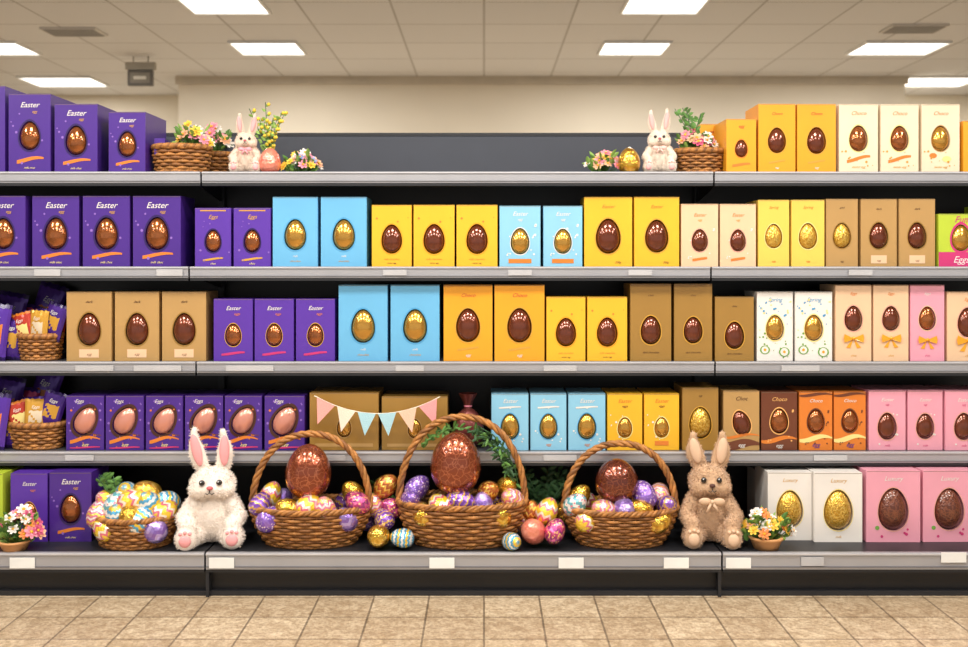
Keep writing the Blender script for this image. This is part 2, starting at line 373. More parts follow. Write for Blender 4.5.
ST={
'purple':dict(body='purple',egg='copper',ea=.235,ev=.47,ring='dpurple',rw=.14,decor=[('text','white','Easter',0,.83,.24),('text','gold','egg',.12,.76,.12),('rib','orange',.16,.03,.05,.5,-.30,.34),('text','lemon','milk choc',0,.05,.09),('dots','lav',3,10,.1,.75)]),
'purpleS':dict(body='purple2',egg='copper',ea=.21,ev=.44,ring='dpurple',rw=.14,decor=[('text','gold','Eggs',0,.82,.20),('rect','gold',-.36,.945,.36,.965),('rib','gold',.13,.02,.035,.2,-.28,.28),('text','lemon','choc',0,.04,.11),('dots','lav',8,8,.1,.8)]),
'purpleM':dict(body='purple2',egg='copper',ea=.20,ev=.42,ring='gold',rw=.07,decor=[('text','white','Easter',0,.82,.20),('text','orange','eggs',.1,.74,.12),('rib','mag',.12,.02,.04,.2,-.3,.3)]),
'purpleC':dict(body='purple',egg='rose',ea=.27,ev=.54,tilt=.5,ring='choc',rw=.22,decor=[('text','white','Eggs',-.15,.87,.18),('dots','lav',5,16,.1,.95),('dots','orange',6,10,.05,.9),('rib','orange',.19,.05,.07,.9,-.40,.40),('rib','brown',.30,.03,.06,2.2,-.1,.42),('text','lemon','egg',0,.07,.18),('rib','mag',.05,.01,.03,.0,-.4,.4)]),
'blue':dict(body='blue',egg='gold',ea=.235,ev=.46,ring='sky',rw=.10,decor=[('text','white','milk',0,.14,.11),('text','gold','chocolate',0,.07,.10)]),
'lblue':dict(body='lblue',egg='gold',ea=.22,ev=.42,ring='white',rw=.07,decor=[('text','white','Easter',0,.84,.24),('text','white','egg',0,.76,.15),('rect','orange',-.28,.06,.28,.13),('dots','white',4,14,.15,.8)]),
'blueS':dict(body='lblue',egg='gold',ea=.24,ev=.42,ring='sky',rw=.08,decor=[('text','white','Easter',0,.84,.26),('rib','white',.76,.01,.03,.4,-.3,.3),('text','orange','egg',0,.08,.18),('dots','white',9,12,.15,.8)]),
'yellow':dict(body='yellow',egg='choc',ea=.25,ev=.45,ring='oyellow',rw=.09,decor=[('text','orange','milk chocolate',0,.11,.11),('text','brown','easter egg',0,.05,.09),('dots','orange',2,3,.7,.8)]),
'oyellow':dict(body='oyellow',egg='choc',ea=.235,ev=.47,ring='gold',rw=.08,decor=[('text','red','Choco',0,.84,.18),('rib','gold',.16,.02,.03,.2,-.22,.22),('text','white','egg',0,.06,.13)]),
'yellowC':dict(body='yellow',egg='choc',ea=.25,ev=.44,ring='gold',rw=.08,decor=[('text','orange','Easter',0,.84,.18),('text','brown','200g',.2,.05,.11)]),
'lyellow':dict(body='lyellow',egg='goldtex',ea=.27,ev=.46,ring='lemon',rw=.08,decor=[('text','orange','Spring',0,.87,.2),('text','orange','egg',0,.07,.15)]),
'yellowS':dict(body='yellow',egg='gold',ea=.20,ev=.40,ring='lemon',rw=.12,decor=[('text','orange','Easter',0,.84,.26),('text','brown','eggs',0,.76,.16),('rect','orange',-.2,.08,.2,.16),('dots','white',7,8,.15,.7)]),
'cream':dict(body='cream',egg='copper',ea=.23,ev=.50,ring='lemon',rw=.08,decor=[('text','orange','Choco',0,.84,.24),('rib','orange',.20,.04,.05,.3,-.3,.3),('text','gold','easter egg',0,.07,.14),('dots','gold',1,12,.1,.35)]),
'creamG':dict(body='cream',egg='gold',ea=.23,ev=.50,ring='kraft',rw=.06,decor=[('text','orange','Choco',0,.84,.24),('blob','orange',-.2,.25,.10,.07),('blob','lemon',.16,.2,.12,.08),('text','gold','easter egg',0,.07,.14),('dots','gold',1,12,.1,.35)]),
'peach':dict(body='peach',egg='choc',ea=.21,ev=.42,ring='rose',rw=.08,decor=[('text','orange','Easter',0,.80,.22),('text','gold','egg',0,.73,.14),('rib','orange',.12,.02,.04,.3,-.2,.2),('dots','white',4,8,.1,.7)]),
'peachB':dict(body='peach',egg='choc',ea=.24,ev=.56,ring='rose',rw=.08,decor=[('text','orange','Eggs',0,.87,.18),('bow','oyellow',0,.30,.26),('text','gold','choc',0,.06,.14)]),
'pinkB':dict(body='pink',egg='copper',ea=.24,ev=.56,ring='peach',rw=.08,decor=[('text','white','Eggs',0,.87,.18),('bow','oyellow',0,.28,.26),('text','mag','choc',0,.06,.14)]),
'kraft':dict(body='kraft',egg='choc',ea=.25,ev=.46,ring='kraft2',rw=.09,decor=[('text','choc','dark',0,.84,.14),('rect','peach',-.22,.05,.22,.17),('text','brown','egg',0,.08,.14)]),
'kraft2':dict(body='kraft2',egg='choc',ea=.24,ev=.40,ring='gold',rw=.08,decor=[('text','choc','choc',0,.84,.12),('text','choc','dark chocolate',0,.10,.11)]),
'kraftG':dict(body='kraft',egg='goldtex',ea=.27,ev=.46,ring='kraft2',rw=.08,decor=[('text','choc','gold',0,.86,.14),('text','choc','egg',0,.07,.13)]),
'kraftBig':dict(body='kraft2',egg='goldtex',ea=.30,ev=.44,ring='gold',rw=.06,decor=[('text','choc','egg',0,.86,.12)]),
'kraftWide':dict(body='kraft2',egg='gold',ea=.10,ev=.40,ring='kraft',rw=.1,decor=[('rect','kraft',-.42,.06,.42,.12)]),
'floral':dict(body='white',egg='gold',ea=.24,ev=.48,ring='lemon',rw=.1,decor=[('text','sky','Spring',0,.86,.26),('dots','green',1,22,.05,.4),('dots','lemon',2,16,.05,.9),('dots','sky',3,14,.5,.85),('blob','green',-.28,.16,.14,.12),('blob','white',-.28,.16,.10,.10),('blob','oyellow',-.28,.16,.04,.04),('blob','green',.26,.13,.15,.13),('blob','white',.26,.13,.11,.11),('blob','oyellow',.26,.13,.04,.04)]),
'orangeB':dict(body='kraft',egg='choc',ea=.24,ev=.46,tilt=-.3,ring='paleor',rw=.10,decor=[('rib','brown',.10,.03,.16,.4),('text','choc','Choc',0,.84,.26),('rib','orange',.24,.03,.05,.4),('text','white','egg',0,.06,.24)]),
'brownB':dict(body='brown',egg='copper',ea=.24,ev=.50,ring='paleor',rw=.10,decor=[('text','paleor','Choco',0,.84,.26),('rib','orange',.18,.04,.08,.4),('dots','paleor',4,10,.1,.8),('text','white','egg',0,.05,.24)]),
'orangeC':dict(body='orange',egg='copper',ea=.24,ev=.50,ring='brown',rw=.12,decor=[('text','white','Choco',0,.82,.24),('rib','lemon',.20,.04,.09,.4),('dots','brown',4,16,.05,.8),('rib','brown',.95,.02,.05,.4),('text','purple','egg',0,.06,.3)]),
'pink':dict(body='pink',egg='choc',ea=.25,ev=.40,ring='rose',rw=.09,decor=[('text','white','Easter',0,.82,.22),('text','mag','egg',0,.75,.13),('text','mag','milk',0,.06,.14),('dots','white',6,8,.1,.7)]),
'pinkL':dict(body='pink',egg='choctex',ea=.27,ev=.46,ring='rose',rw=.05,decor=[('text','white','Luxury',0,.86,.2),('blob','green',-.3,.2,.04,.04),('dots','mag',6,5,.08,.2)]),
'whiteL':dict(body='white',egg='goldtex',ea=.29,ev=.46,ring='lemon',rw=.05,decor=[('text','gold','Luxury',0,.86,.2),('text','gold','milk',0,.06,.12)]),
'lime':dict(body='lime',egg='gold',ea=.2,ev=.55,ring='mag',rw=.2,decor=[('rect','mag',-.5,.0,.5,.28),('text','white','Eggs',0,.08,.34),('text','mag','Fun',0,.84,.34)]),
'orangeT':dict(body='oyellow',egg='choc',ea=.2,ev=.45,ring='orange',rw=.1,decor=[('text','red','egg',0,.84,.24),('rib','orange',.15,.02,.05,.3,-.3,.3)]),
}
def row(items,z,y,d=.2):
    for it in items:
        x0,x1,top,st=it[:4]; yy=it[4] if len(it)>4 else y; dd=it[5] if len(it)>5 else d
        w=SC(x1-x0,yy)-.005; h=WZ(top,yy)-z
        mkobj('easter_egg_box',carton(st,w,h,dd),(WX((x0+x1)/2,yy),yy+U(0,.010),z+.0005),rot=(0,0,math.radians(U(-.7,.7))))
y1=FY+.035
row([(-140,-98,80,'purple'),(-96,-54,82,'purple'),(-40,5,86,'purple'),(8,51,94,'purple'),(54,98,104,'purple'),(108,146,112,'purple')],Z1,y1,.27)
row([(726,757,119,'orangeT'),(758,796,104,'oyellow'),(797,837,104,'oyellow'),(839,879,104,'cream'),(881,920,104,'cream'),(922,961,104,'creamG'),(963,1000,121,'orangeT'),(1002,1042,104,'oyellow'),(1044,1084,104,'oyellow')],Z1,y1,.22)
row([(-120,-73,197,'purple'),(-70,-25,197,'purple'),(-20,26,196,'purple'),(31,79,196,'purple'),(82,130,196,'purple'),(132,181,196,'purple'),(194,231,208,'purpleS'),(233,271,208,'purpleS'),
 (272,318,197,'blue'),(320,367,197,'blue'),(371,412,205,'yellow'),(413,455,205,'yellow'),(456,498,205,'yellow'),(499,541,206,'lblue'),(543,583,206,'lblue'),
 (584,633,197,'yellowC'),(634,680,197,'yellowC'),(681,719,204,'peach'),(720,757,204,'peach'),(758,790,200,'lyellow'),(791,825,200,'lyellow'),(826,859,199,'kraftG'),(861,898,199,'kraft'),(899,936,199,'kraft'),(938,984,214,'lime'),(986,1030,205,'lime'),(1032,1074,200,'yellow')],Z2,y1)
row([(-110,-70,299,'purpleM'),(-66,-24,299,'purpleM'),(66,112,292,'kraft'),(114,159,292,'kraft'),(161,206,292,'kraft'),(213,253,299,'purpleM'),(254,294,299,'purpleM'),(295,335,299,'purpleM'),
 (338,388,285,'blue'),(390,440,285,'blue'),(443,493,285,'oyellow'),(494,545,285,'oyellow'),(546,586,297,'yellow'),(587,628,297,'yellow'),(630,672,284,'kraft2'),(674,713,284,'kraft2'),
 (715,755,297,'kraft2'),(757,794,292,'floral'),(795,833,292,'floral'),(835,872,285,'peachB'),(873,909,285,'peachB'),(910,945,285,'pinkB'),(947,990,292,'peachB'),(992,1035,292,'peachB')],Z3,y1)
row([(-110,-70,396,'purpleC'),(-66,-26,396,'purpleC'),(65,104,396,'purpleC'),(105,144,396,'purpleC'),(145,183,396,'purpleC'),(184,223,396,'purpleC'),(224,262,396,'purpleC'),(264,305,396,'purpleC'),
 (309,379,393,'kraftWide'),(381,448,397,'kraftWide'),(491,529,394,'blueS'),(530,567,394,'blueS'),(568,606,394,'blueS'),(607,643,394,'yellowS'),(644,680,394,'yellowS'),(682,719,388,'kraftBig'),
 (723,760,391,'orangeB'),(761,798,392,'brownB'),(799,833,392,'orangeC'),(834,867,392,'orangeC'),(869,907,391,'pink'),(908,944,391,'pink'),(945,983,391,'pink'),(985,1025,391,'pink')],Z4,y1)
row([(-90,-44,474,'purpleM'),(-42,3,474,'lime'),(9,47,474,'purpleM'),(48,91,473,'purple'),(768,813,473,'whiteL',.17),(814,863,473,'whiteL',.15),(866,921,471,'pinkL',.15),(923,977,471,'pinkL',.15),(980,1034,471,'pinkL',.15)],Z5,.15)
# second row of stock standing behind
row([(758,800,473,'whiteL',.40,.18),(30,75,468,'purple',.38,.2),(-20,25,468,'purple',.38,.2)],Z5,.4,.18)

# ================= WICKER BASKETS =================
wick=mat('wicker_honey',(172,116,58),0.5,var=.3,nscale=40,bump=.3,bscale=200)
wick2=mat('wicker_brown',(136,88,44),0.55,var=.3,nscale=40)
liner=mat('basket_liner_brown',(74,46,24),0.9,var=.2)  # dark brown liner inside the weave
def basket(name,loc,rx,ry,h,handle=0,kb=.72,rings=12,N=32,rot=0):
    b=MB(); dz=h/rings
    def prof(t): return kb+(1-kb)*math.sin(t*math.pi/2)**.9
    for i in range(rings):
        t=(i+.5)/rings; k=prof(t); pts=[]
        NP=N*3
        for j in range(NP):
            th=2*math.pi*j/NP; off=.0052*math.cos(th*N/2+i*math.pi)
            pts.append(((rx*k+off)*math.cos(th),(ry*k+off)*math.sin(th),dz*(i+.5)))
        b.tube(pts,dz*.5,wick if i%2 else wick2,5,True)
    for j in range(N):
        th=2*math.pi*(j)/N
        b.tube([((rx*prof(t)-.001)*math.cos(th),(ry*prof(t)-.001)*math.sin(th),.002+t*h) for t in (0,.25,.5,.75,1)],.0032,wick2,5,False,(1,.3,0))
    # rims: twisted strands
    for (zz,k,rr) in ((h,1.01,.0095),(.008,kb*1.02,.007)):
        for s in range(3):
            pts=[]
            NP=144
            for j in range(NP):
                th=2*math.pi*j/NP; ph=th*22+s*2*math.pi/3
                o=rr*.75*math.cos(ph)
                pts.append(((rx*k+o)*math.cos(th),(ry*k+o)*math.sin(th),zz+rr*.75*math.sin(ph)))
            b.tube(pts,rr*.72,wick if s!=1 else wick2,5,True)
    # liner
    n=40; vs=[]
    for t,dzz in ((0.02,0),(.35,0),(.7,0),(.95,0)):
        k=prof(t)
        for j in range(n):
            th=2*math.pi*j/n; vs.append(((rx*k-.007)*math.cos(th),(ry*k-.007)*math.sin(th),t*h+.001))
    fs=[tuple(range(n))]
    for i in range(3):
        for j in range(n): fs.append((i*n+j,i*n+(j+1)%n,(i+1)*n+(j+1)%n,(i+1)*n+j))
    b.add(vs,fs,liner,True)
    # straw bed
    k=prof(.7); vs=[(0,0,h*.72)]+[((rx*k-.01)*math.cos(2*math.pi*j/n),(ry*k-.01)*math.sin(2*math.pi*j/n),h*.66) for j in range(n)]
    b.add(vs,[(0,1+j,1+(j+1)%n) for j in range(n)],mat('straw_bed',(120,104,50),.9,var=.3,nscale=60),True)
    if handle:
        for s in range(3):
            pts=[]; NP=90
            for j in range(NP+1):
                t=math.pi*j/NP; ph=t*16+s*2*math.pi/3; r0=.0075
                ct,st=math.cos(t),math.sin(t)
                x=rx*1.0*(abs(ct)**.92)*(1 if ct>0 else -1); z=h-.03+(handle+.03)*(st**.92 if st>0 else 0)
                x+=r0*math.cos(ph)*ct; z+=r0*math.cos(ph)*st
                pts.append((x,r0*math.sin(ph),z))
            b.tube(pts,.0082,wick if s!=1 else wick2,6,False,(0,1,0))
    return b.obj(name,loc,rot=(0,0,rot))

EM=[egg_pattern('egg_purple_gold',[(120,70,170),(120,70,170),(222,180,70),(160,110,200)],5,.2,10,dots=(240,220,150),metal=.5),
 egg_pattern('egg_pink_white',[(232,130,160),(250,236,230),(232,130,160),(240,200,90)],4,.3,8),
 egg_pattern('egg_gold_foil',[(216,168,50),(232,190,80),(196,140,40)],3,.4,6,metal=.8),
 egg_pattern('egg_blue_stripe',[(90,170,210),(240,240,235),(90,170,210),(240,200,60)],3,.12,12),
 egg_pattern('egg_yellow_zigzag',[(246,206,60),(246,206,60),(230,120,140),(250,240,220)],2.6,.35,8),
 egg_pattern('egg_violet_dots',[(150,110,200),(130,90,190)],3,.2,8,dots=(250,230,240),dscale=9,metal=.5),
 egg_pattern('egg_magenta_foil',[(190,60,120),(222,100,150),(150,50,120)],3,.4,9,dots=(250,210,120),metal=.55),
 egg_pattern('egg_amber_lattice',[(200,120,40),(240,196,90),(180,90,50)],4,.5,12,metal=.6),
 egg_pattern('egg_coral_plain',[(238,130,110),(244,150,126)],2,.1,4),
 egg_pattern('egg_teal_white',[(110,180,190),(245,242,236)],4,.3,10,dots=(240,130,150),dscale=6),
 egg_pattern('egg_lavender_foil',[(160,130,206),(190,166,224),(140,104,190)],2.5,.3,6,metal=.6)]
EGM=[]
for m in EM:
    b=MB(); b.ell((0,0,0),(.78,.78,1.0),m,24,16,egg=.13); EGM.append(b.mesh('decorated_egg'))
def egg(i,loc,r,parent=None,name='decorated_egg',rot=None):
    if rot is None: rot=(U(-1.0,1.0),U(-1.2,1.2),U(0,6.28))
    return mkobj(name,EGM[i%len(EGM)],loc,parent,rot,r/.85)
LACE=lace_egg('copper_chocolate_foil',(138,66,40),(186,108,72),40,0.07,metal=.62,rough=.2,bs=.45)
LACE2=lace_egg('bronze_chocolate_foil',(108,48,32),(150,84,54),44,0.07,metal=.6,rough=.2,bs=.45)
def fill(bk,rx,ry,h,ids,r=.049,big=None,skipc=True):
    k=0
    rows=[(-ry*.60,h+.012,.78,5),(-ry*.28,h+.064,.84,5),(ry*.15,h+.094,.72,4),(ry*.6,h+.04,.7,4)]
    for (yy,zz,kx,n) in rows:
        for i in range(n):
            u=-1+2*i/(n-1); x=u*rx*kx*math.sqrt(max(.2,1-(yy/ry)**2)); z=zz-.05*abs(u)**2+U(-.006,.006)
            if big and abs(x-big[0])<big[3]+.018 and yy>-ry*.5: continue
            egg(ids[k%len(ids)],(x+U(-.006,.006),yy+U(-.008,.008),z),r*U(.93,1.07),bk,'egg'); k+=1
    if big:
        b=MB(); b.ell((0,0,0),(big[3],big[3]*.92,big[4]),big[5],40,28,egg=.10)
        b.obj('large_chocolate_egg',big[:3],bk,rot=(0.02,big[6],0))
by=.155
bk=basket('wicker_easter_basket',(WX(311,by),by,Z5),.245,.145,.155,.295)
fill(bk,.245,.145,.155,[5,2,4,1,10,0,6,4,2,10,0,3],big=(-.005,-.035,.30,.094,.115,LACE,.05))
bk=basket('wicker_easter_basket',(WX(462,by),by,Z5),.262,.148,.175,.345)
fill(bk,.262,.148,.175,[2,4,0,10,2,5,7,1,5,2,0,4],big=(-.025,-.04,.335,.104,.130,LACE,.02))
bk=basket('wicker_easter_basket',(WX(620,by),by,Z5),.232,.142,.15,.26)
fill(bk,.232,.142,.15,[4,1,10,2,2,9,5,0,2,1],big=(-.018,-.035,.262,.088,.092,LACE2,-.03))
bk=basket('round_wicker_basket',(WX(136,.14),.14,Z5),.164,.13,.12,0,kb=.82,rings=9)
fill(bk,.164,.13,.12,[4,3,2,3,10,1,9,4,3,4],r=.052)

# egg piles between baskets
def pile(name,items):
    e=empty(name,(WX(items[0][0],items[0][2]),items[0][2],Z5))
    for px,py,y,i,r in items:
        z=max(WZ(py,y),Z5+r*.93)
        egg(i,(WX(px,y)-e.location.x,y-e.location.y,z-Z5),r,e,'egg',rot=(1.57+U(-.25,.25),U(-.2,.2),U(0,6.28)) if z<Z5+r*1.1 else None)
pile('pile_of_decorated_eggs',[(379,536,.06,2,.05),(402,538,.05,3,.043),(384,519,.13,0,.045),(374,505,.19,1,.045),(392,508,.17,6,.045),(386,486,.2,7,.05),(366,520,.24,5,.045)])
pile('pile_of_decorated_eggs',[(512,542,.03,3,.04),(533,531,.07,8,.055),(555,531,.06,6,.045),(547,511,.14,4,.05),(530,512,.17,7,.045),(563,512,.2,2,.04),(520,520,.18,1,.045)])

# ================= PLUSH RABBITS =================
def chain(b,p0,p1,r0,r1,m,n=6):
    for i in range(n+1):
        t=i/n; c=[p0[k]+(p1[k]-p0[k])*t for k in range(3)]; r=r0+(r1-r0)*t
        b.ell(c,(r,r,r),m,14,8)
def rabbit(name,loc,scale,fur_rgb,inner_rgb,tag,earL=(-.045,.0,.475),earR=(.05,.0,.47),rot=0,blades=11000,bow=None,footspread=.085,earw=.027):
    fur=mat('plush_fur_'+tag,fur_rgb,.95,var=.10,nscale=25,bump=.9,bscale=160,sheen=.4)
    inner=mat('plush_inner_'+tag,inner_rgb,.9,var=.06,bump=.4,bscale=150)
    black=mat('plush_eye_black',(14,10,10),.12,coat=.6); b=MB()
    E=lambda c,r: b.ell(c,r,fur,18,12)
    E((0,.02,.115),(.098,.08,.115)); E((0,.01,.17),(.074,.062,.07))
    E((0,.0,.262),(.086,.070,.070)); E((-.042,-.035,.243),(.046,.038,.038)); E((.042,-.035,.243),(.046,.038,.038)); E((0,-.058,.246),(.034,.032,.028))
    for s,tip in ((-1,earL),(1,earR)):
        base=(s*.036,.005,.315)
        for i in range(11):
            t=i/10; w=earw*(.55+.75*math.sin(min(1,t*1.05+.12)*math.pi)**.8) if t<.98 else earw*.5
            c=[base[k]+(tip[k]-base[k])*t for k in range(3)]; c[0]+=s*.008*math.sin(t*math.pi)
            b.ell(c,(w,.013,.022),fur,14,8)
        # arm
        chain(b,(s*.066,-.01,.185),(s*.102,-.045,.125),.034,.031,fur,4)
        chain(b,(s*.102,-.045,.125),(s*.080,-.085,.098),.031,.033,fur,4)
        # thigh, foot
        chain(b,(s*.05,.0,.055),(s*footspread,-.07,.045),.054,.042,fur,5)
        E((s*footspread,-.105,.05),(.040,.030,.052))
    E((0,.095,.055),(.034,.034,.034))
    tmp=b.obj('tmp_rabbit')
    md=tmp.modifiers.new('r','REMESH'); md.mode='VOXEL'; md.voxel_size=.0055; md.use_smooth_shade=True
    ms=tmp.modifiers.new('s','SMOOTH'); ms.factor=.6; ms.iterations=5
    dg=bpy.context.evaluated_depsgraph_get(); ev=tmp.evaluated_get(dg); me=bpy.data.meshes.new_from_object(ev)
    V=[tuple(v.co) for v in me.vertices]; F=[tuple(p.vertices) for p in me.polygons]
    info=[(tuple(p.center),tuple(p.normal)) for p in me.polygons]
    bpy.data.objects.remove(tmp)
    zmin=min(v[2] for v in V)
    b=MB(); b.add(V,F,fur,True)
    vs=[];fs=[]
    for _ in range(blades):
        c,n=random.choice(info); c=Vector(c); n=Vector(n)
        if c.z<.012: continue
        # keep the face, ear fronts and soles clear so the features read
        if n.y<-.4 and c.z>.35: continue
        if c.y<-.118 and n.y<-.5: continue
        if c.y<-.06 and .235<c.z<.30 and abs(c.x)<.05 and R()<.75: continue
        d=(n+Vector((U(-.6,.6),U(-.6,.6),U(-.75,.35)))).normalized(); L=U(.005,.011)
        t=n.cross(Vector((U(-1,1),U(-1,1),U(-1,1))));
        if t.length<.01: continue
        t.normalize(); t*=.0019; o=len(vs)
        vs+= [tuple(c-t-n*.001),tuple(c+t-n*.001),tuple(c+d*L)]; fs.append((o,o+1,o+2))
    b.add(vs,fs,fur,False)
    root=b.obj(name,(loc[0],loc[1],loc[2]-zmin*scale),rot=(0,0,rot),scale=scale)
    # parts
    p=MB()
    for s,tip in ((-1,earL),(1,earR)):
        base=Vector((s*.038,-.008,.33)); tp=Vector(tip); c=(base+tp)/2; c.x+=s*.006; d=tp-base
        ang=math.atan2(d.x,d.z)
        M=Matrix.Translation((c.x,c.y-.008,c.z))@Matrix.Rotation(ang,4,'Y')
        p.ell((0,0,0),(earw*.70,.011,d.length*.45),inner,16,12,M)
    p.obj('ear_lining',parent=root)
    p=MB()
    for s in (-1,1):
        p.ell((s*footspread,-.130,.046),(.023,.012,.026),inner,14,8)
        for k in (-1,0,1): p.ell((s*footspread+k*.017,-.130+abs(k)*.004,.083-abs(k)*.006),(.0078,.009,.0078),inner,10,6)
    p.obj('foot_pads',parent=root)
    p=MB()
    for s in (-1,1):
        p.ell((s*.032,-.070,.278),(.0115,.010,.0125),black,14,10); p.ell((s*.032-.003,-.0795,.283),(.0025,.002,.0025),mat('eye_glint_white',(240,240,240),.2),8,6)
    p.obj('eyes',parent=root)
    p=MB(); p.ell((0,-.093,.260),(.0125,.010,.009),mat('plush_nose_'+tag,(206,104,110) if tag!='tan' else (84,50,40),.6),12,8)
    p.tube([(0,-.096,.254),(0,-.097,.242)],.002,black); p.tube([(-.016,-.090,.238),(-.008,-.0965,.234),(0,-.0975,.241),(.008,-.0965,.234),(.016,-.090,.238)],.002,black)
    p.obj('nose_and_mouth',parent=root)
    if bow:
        bm_=mat('ribbon_'+tag,bow,.6); p=MB()
        for s in (-1,1):
            p.ell((s*.028,-.082,.192),(.027,.010,.016),bm_,14,8)
            p.tube([(0,-.085,.19),(s*.014,-.094,.17),(s*.022,-.094,.15)],.006,bm_)
        p.ell((0,-.088,.192),(.010,.010,.010),bm_,10,8); p.obj('neck_bow',parent=root)
    return root
r1=rabbit('plush_rabbit',(WX(213,.14),.14,Z5),.95,(240,228,216),(238,164,166),'white',earL=(-.070,.0,.485),earR=(.038,.0,.478),rot=math.radians(7)); r1.scale=(1.08,.98,.95)
rabbit('plush_rabbit',(WX(709,.15),.15,Z5),.98,(194,158,124),(220,186,156),'tan',earL=(-.066,.0,.448),earR=(.055,.0,.452),rot=math.radians(-4),bow=(214,180,148),footspread=.080,earw=.032)
rabbit('plush_rabbit',(WX(246,.33),.33,Z1),.54,(230,208,188),(240,170,170),'cream',earL=(-.05,.0,.47),earR=(.07,.0,.47),rot=math.radians(8),blades=6000,bow=(240,160,170))
rabbit('plush_rabbit',(WX(659,.33),.33,Z1),.57,(232,216,198),(240,176,172),'ivory',earL=(-.06,.0,.47),earR=(.06,.0,.48),rot=math.radians(-6),blades=6000,bow=(236,190,180))

# ================= FLOWERS / FOLIAGE =================
leafm=[mat('leaf_green',(84,128,56),.6,var=.3,nscale=30),mat('leaf_light',(140,176,84),.6,var=.3,nscale=30),mat('leaf_dark',(46,84,44),.6,var=.3,nscale=30)]
fcol={'pink':(236,150,168),'white':(242,236,228),'yellow':(240,200,70),'orange':(236,144,78),'blue':(136,166,210),'peach':(240,184,146),'mag':(208,88,126)}
def flower(b,c,r,kind,face):
    m=mat('petal_'+kind,fcol[kind],.6,var=.1,nscale=40); q=Vector(face).normalized().to_track_quat('Z','Y').to_matrix().to_4x4()
    M=Matrix.Translation(c)@q
    for ring,(k,up) in enumerate(((1,.12),(.65,.4))):
        n=7 if ring==0 else 5
        for i in range(n):
            a=2*math.pi*(i+ring*.5)/n; ca,sa=math.cos(a),math.sin(a); w=.30*r*k
            def pt(d,s,z): return (ca*d-sa*s,sa*d+ca*s,z)
            b.add([pt(.08*r,0,0),pt(.55*r*k,-w,up*r*.5),pt(r*k,-w*.5,up*r),pt(r*k,w*.5,up*r),pt(.55*r*k,w,up*r*.5)],[(0,1,2,3,4)],m,False,M)
    b.ell((0,0,r*.16),(r*.24,r*.24,r*.15),mat('flower_centre',(226,170,50),.8),8,6,M)
def leaf(b,p,d,L,w,m):
    p=Vector(p); d=Vector(d).normalized(); s=d.cross(Vector((U(-.4,.4),-1,U(-.4,.4))));
    if s.length<.05: s=Vector((1,0,0))
    s.normalize(); n=s.cross(d)*L*.12
    v=[p,p+d*L*.35+s*w-n,p+d*L*.75+s*w*.7-n,p+d*L,p+d*L*.75-s*w*.7-n,p+d*L*.35-s*w-n,p+d*L*.4,p+d*L*.75]
    b.add([tuple(x) for x in v],[(0,1,6),(1,2,7,6),(2,3,7),(7,3,4),(6,7,4,5),(0,6,5)],m,True)
def bouquet(name,loc,rx,ry,rz,nf,kinds,fr=.018,nl=60,lm=(0,1),parent=None):
    b=MB()
    for i in range(nl):
        a=U(0,6.28); u=U(.1,1); p=(rx*.8*u*math.cos(a),ry*.8*u*math.sin(a),rz*U(.0,.7)); m=leafm[random.choice(lm)]
        leaf(b,p,(math.cos(a)*U(.2,1),math.sin(a)*.6-.3,U(.1,1.2)),U(.03,.055),U(.006,.011),m)
        if p[2]>.01: b.tube([(p[0]*.3,p[1]*.3,0),p],.0013,leafm[lm[0]],4)
    for i in range(nf):
        a=U(0,6.28); u=math.sqrt(R())
        x=rx*u*math.cos(a); y=ry*u*math.sin(a); z=fr*.9+(rz-fr)*max(.05,(1-u*u*.8))*U(.5,1.05)
        b.tube([(x*.3,y*.3,0),(x*.8,y*.8,z*.6),(x,y,z)],.0013,leafm[lm[0]],4)
        flower(b,(x,y,z),fr*U(.8,1.2),kinds[i%len(kinds)],(x*3,y*2-.15,.12+U(0,.1)))
    return b.obj(name,loc,parent)
def sprigs(b,base,n,h,spread,m,ll=.02,fruit=None,nleaf=12):
    for i in range(n):
        dx=U(-spread,spread); dy=U(-spread,spread)*.5; hh=h*U(.65,1)
        pts=[(base[0]+dx*t*t,base[1]+dy*t,base[2]+hh*t) for t in (0,.33,.66,1)]
        b.tube(pts,.0016,leafm[2],4)
        for k in range(nleaf):
            t=.25+.75*k/nleaf; p=(base[0]+dx*t*t,base[1]+dy*t,base[2]+hh*t); s=1 if k%2 else -1
            leaf(b,p,(s*U(.5,1),U(-.5,.2),U(.3,.9)),ll*U(.7,1.2),ll*.24,m)
            if fruit and k%2: b.ell((p[0]+s*ll*.5,p[1]-.004,p[2]+ll*.4),(.0085,.0085,.0085),fruit,6,4)
# left top group
bkt=basket('small_wicker_flower_basket',(WX(182,.34),.34,Z1),.118,.09,.115,0,kb=.86,rings=8,N=24)
bouquet('flowers',(.045,-.0,.10),.075,.06,.13,16,['pink','yellow','white','peach'],.024,50,parent=bkt)
b=MB(); 
for k in range(4): b.box(-.10,-.055,-.06+k*.03,-.04+k*.03,.08,.15-.004*k,cm('purple'))
b.obj('sweet_packets',parent=bkt)
bk2=basket('small_wicker_flower_basket',(WX(219,.5),.5,Z1),.07,.07,.10,0,kb=.86,rings=7,N=20)
bouquet('flowers',(-.01,-.01,.10),.06,.05,.14,12,['pink','peach','white'],.028,50,parent=bk2)
b=MB(); yb=mat('yellow_blossom',(244,210,70),.6)
sprigs(b,(0,0,0),9,.33,.09,leafm[1],.028,yb); b.obj('yellow_blossom_sprigs',(WX(268,.45),.45,Z1))
x=WX(270,.3); egg(8,(x,.3,Z1+.05),.052,rot=(0,0,0))
bouquet('silk_flower_bunch',(WX(301,.32),.32,Z1),.085,.05,.10,34,['pink','white','blue','yellow','pink','peach'],.022,50)
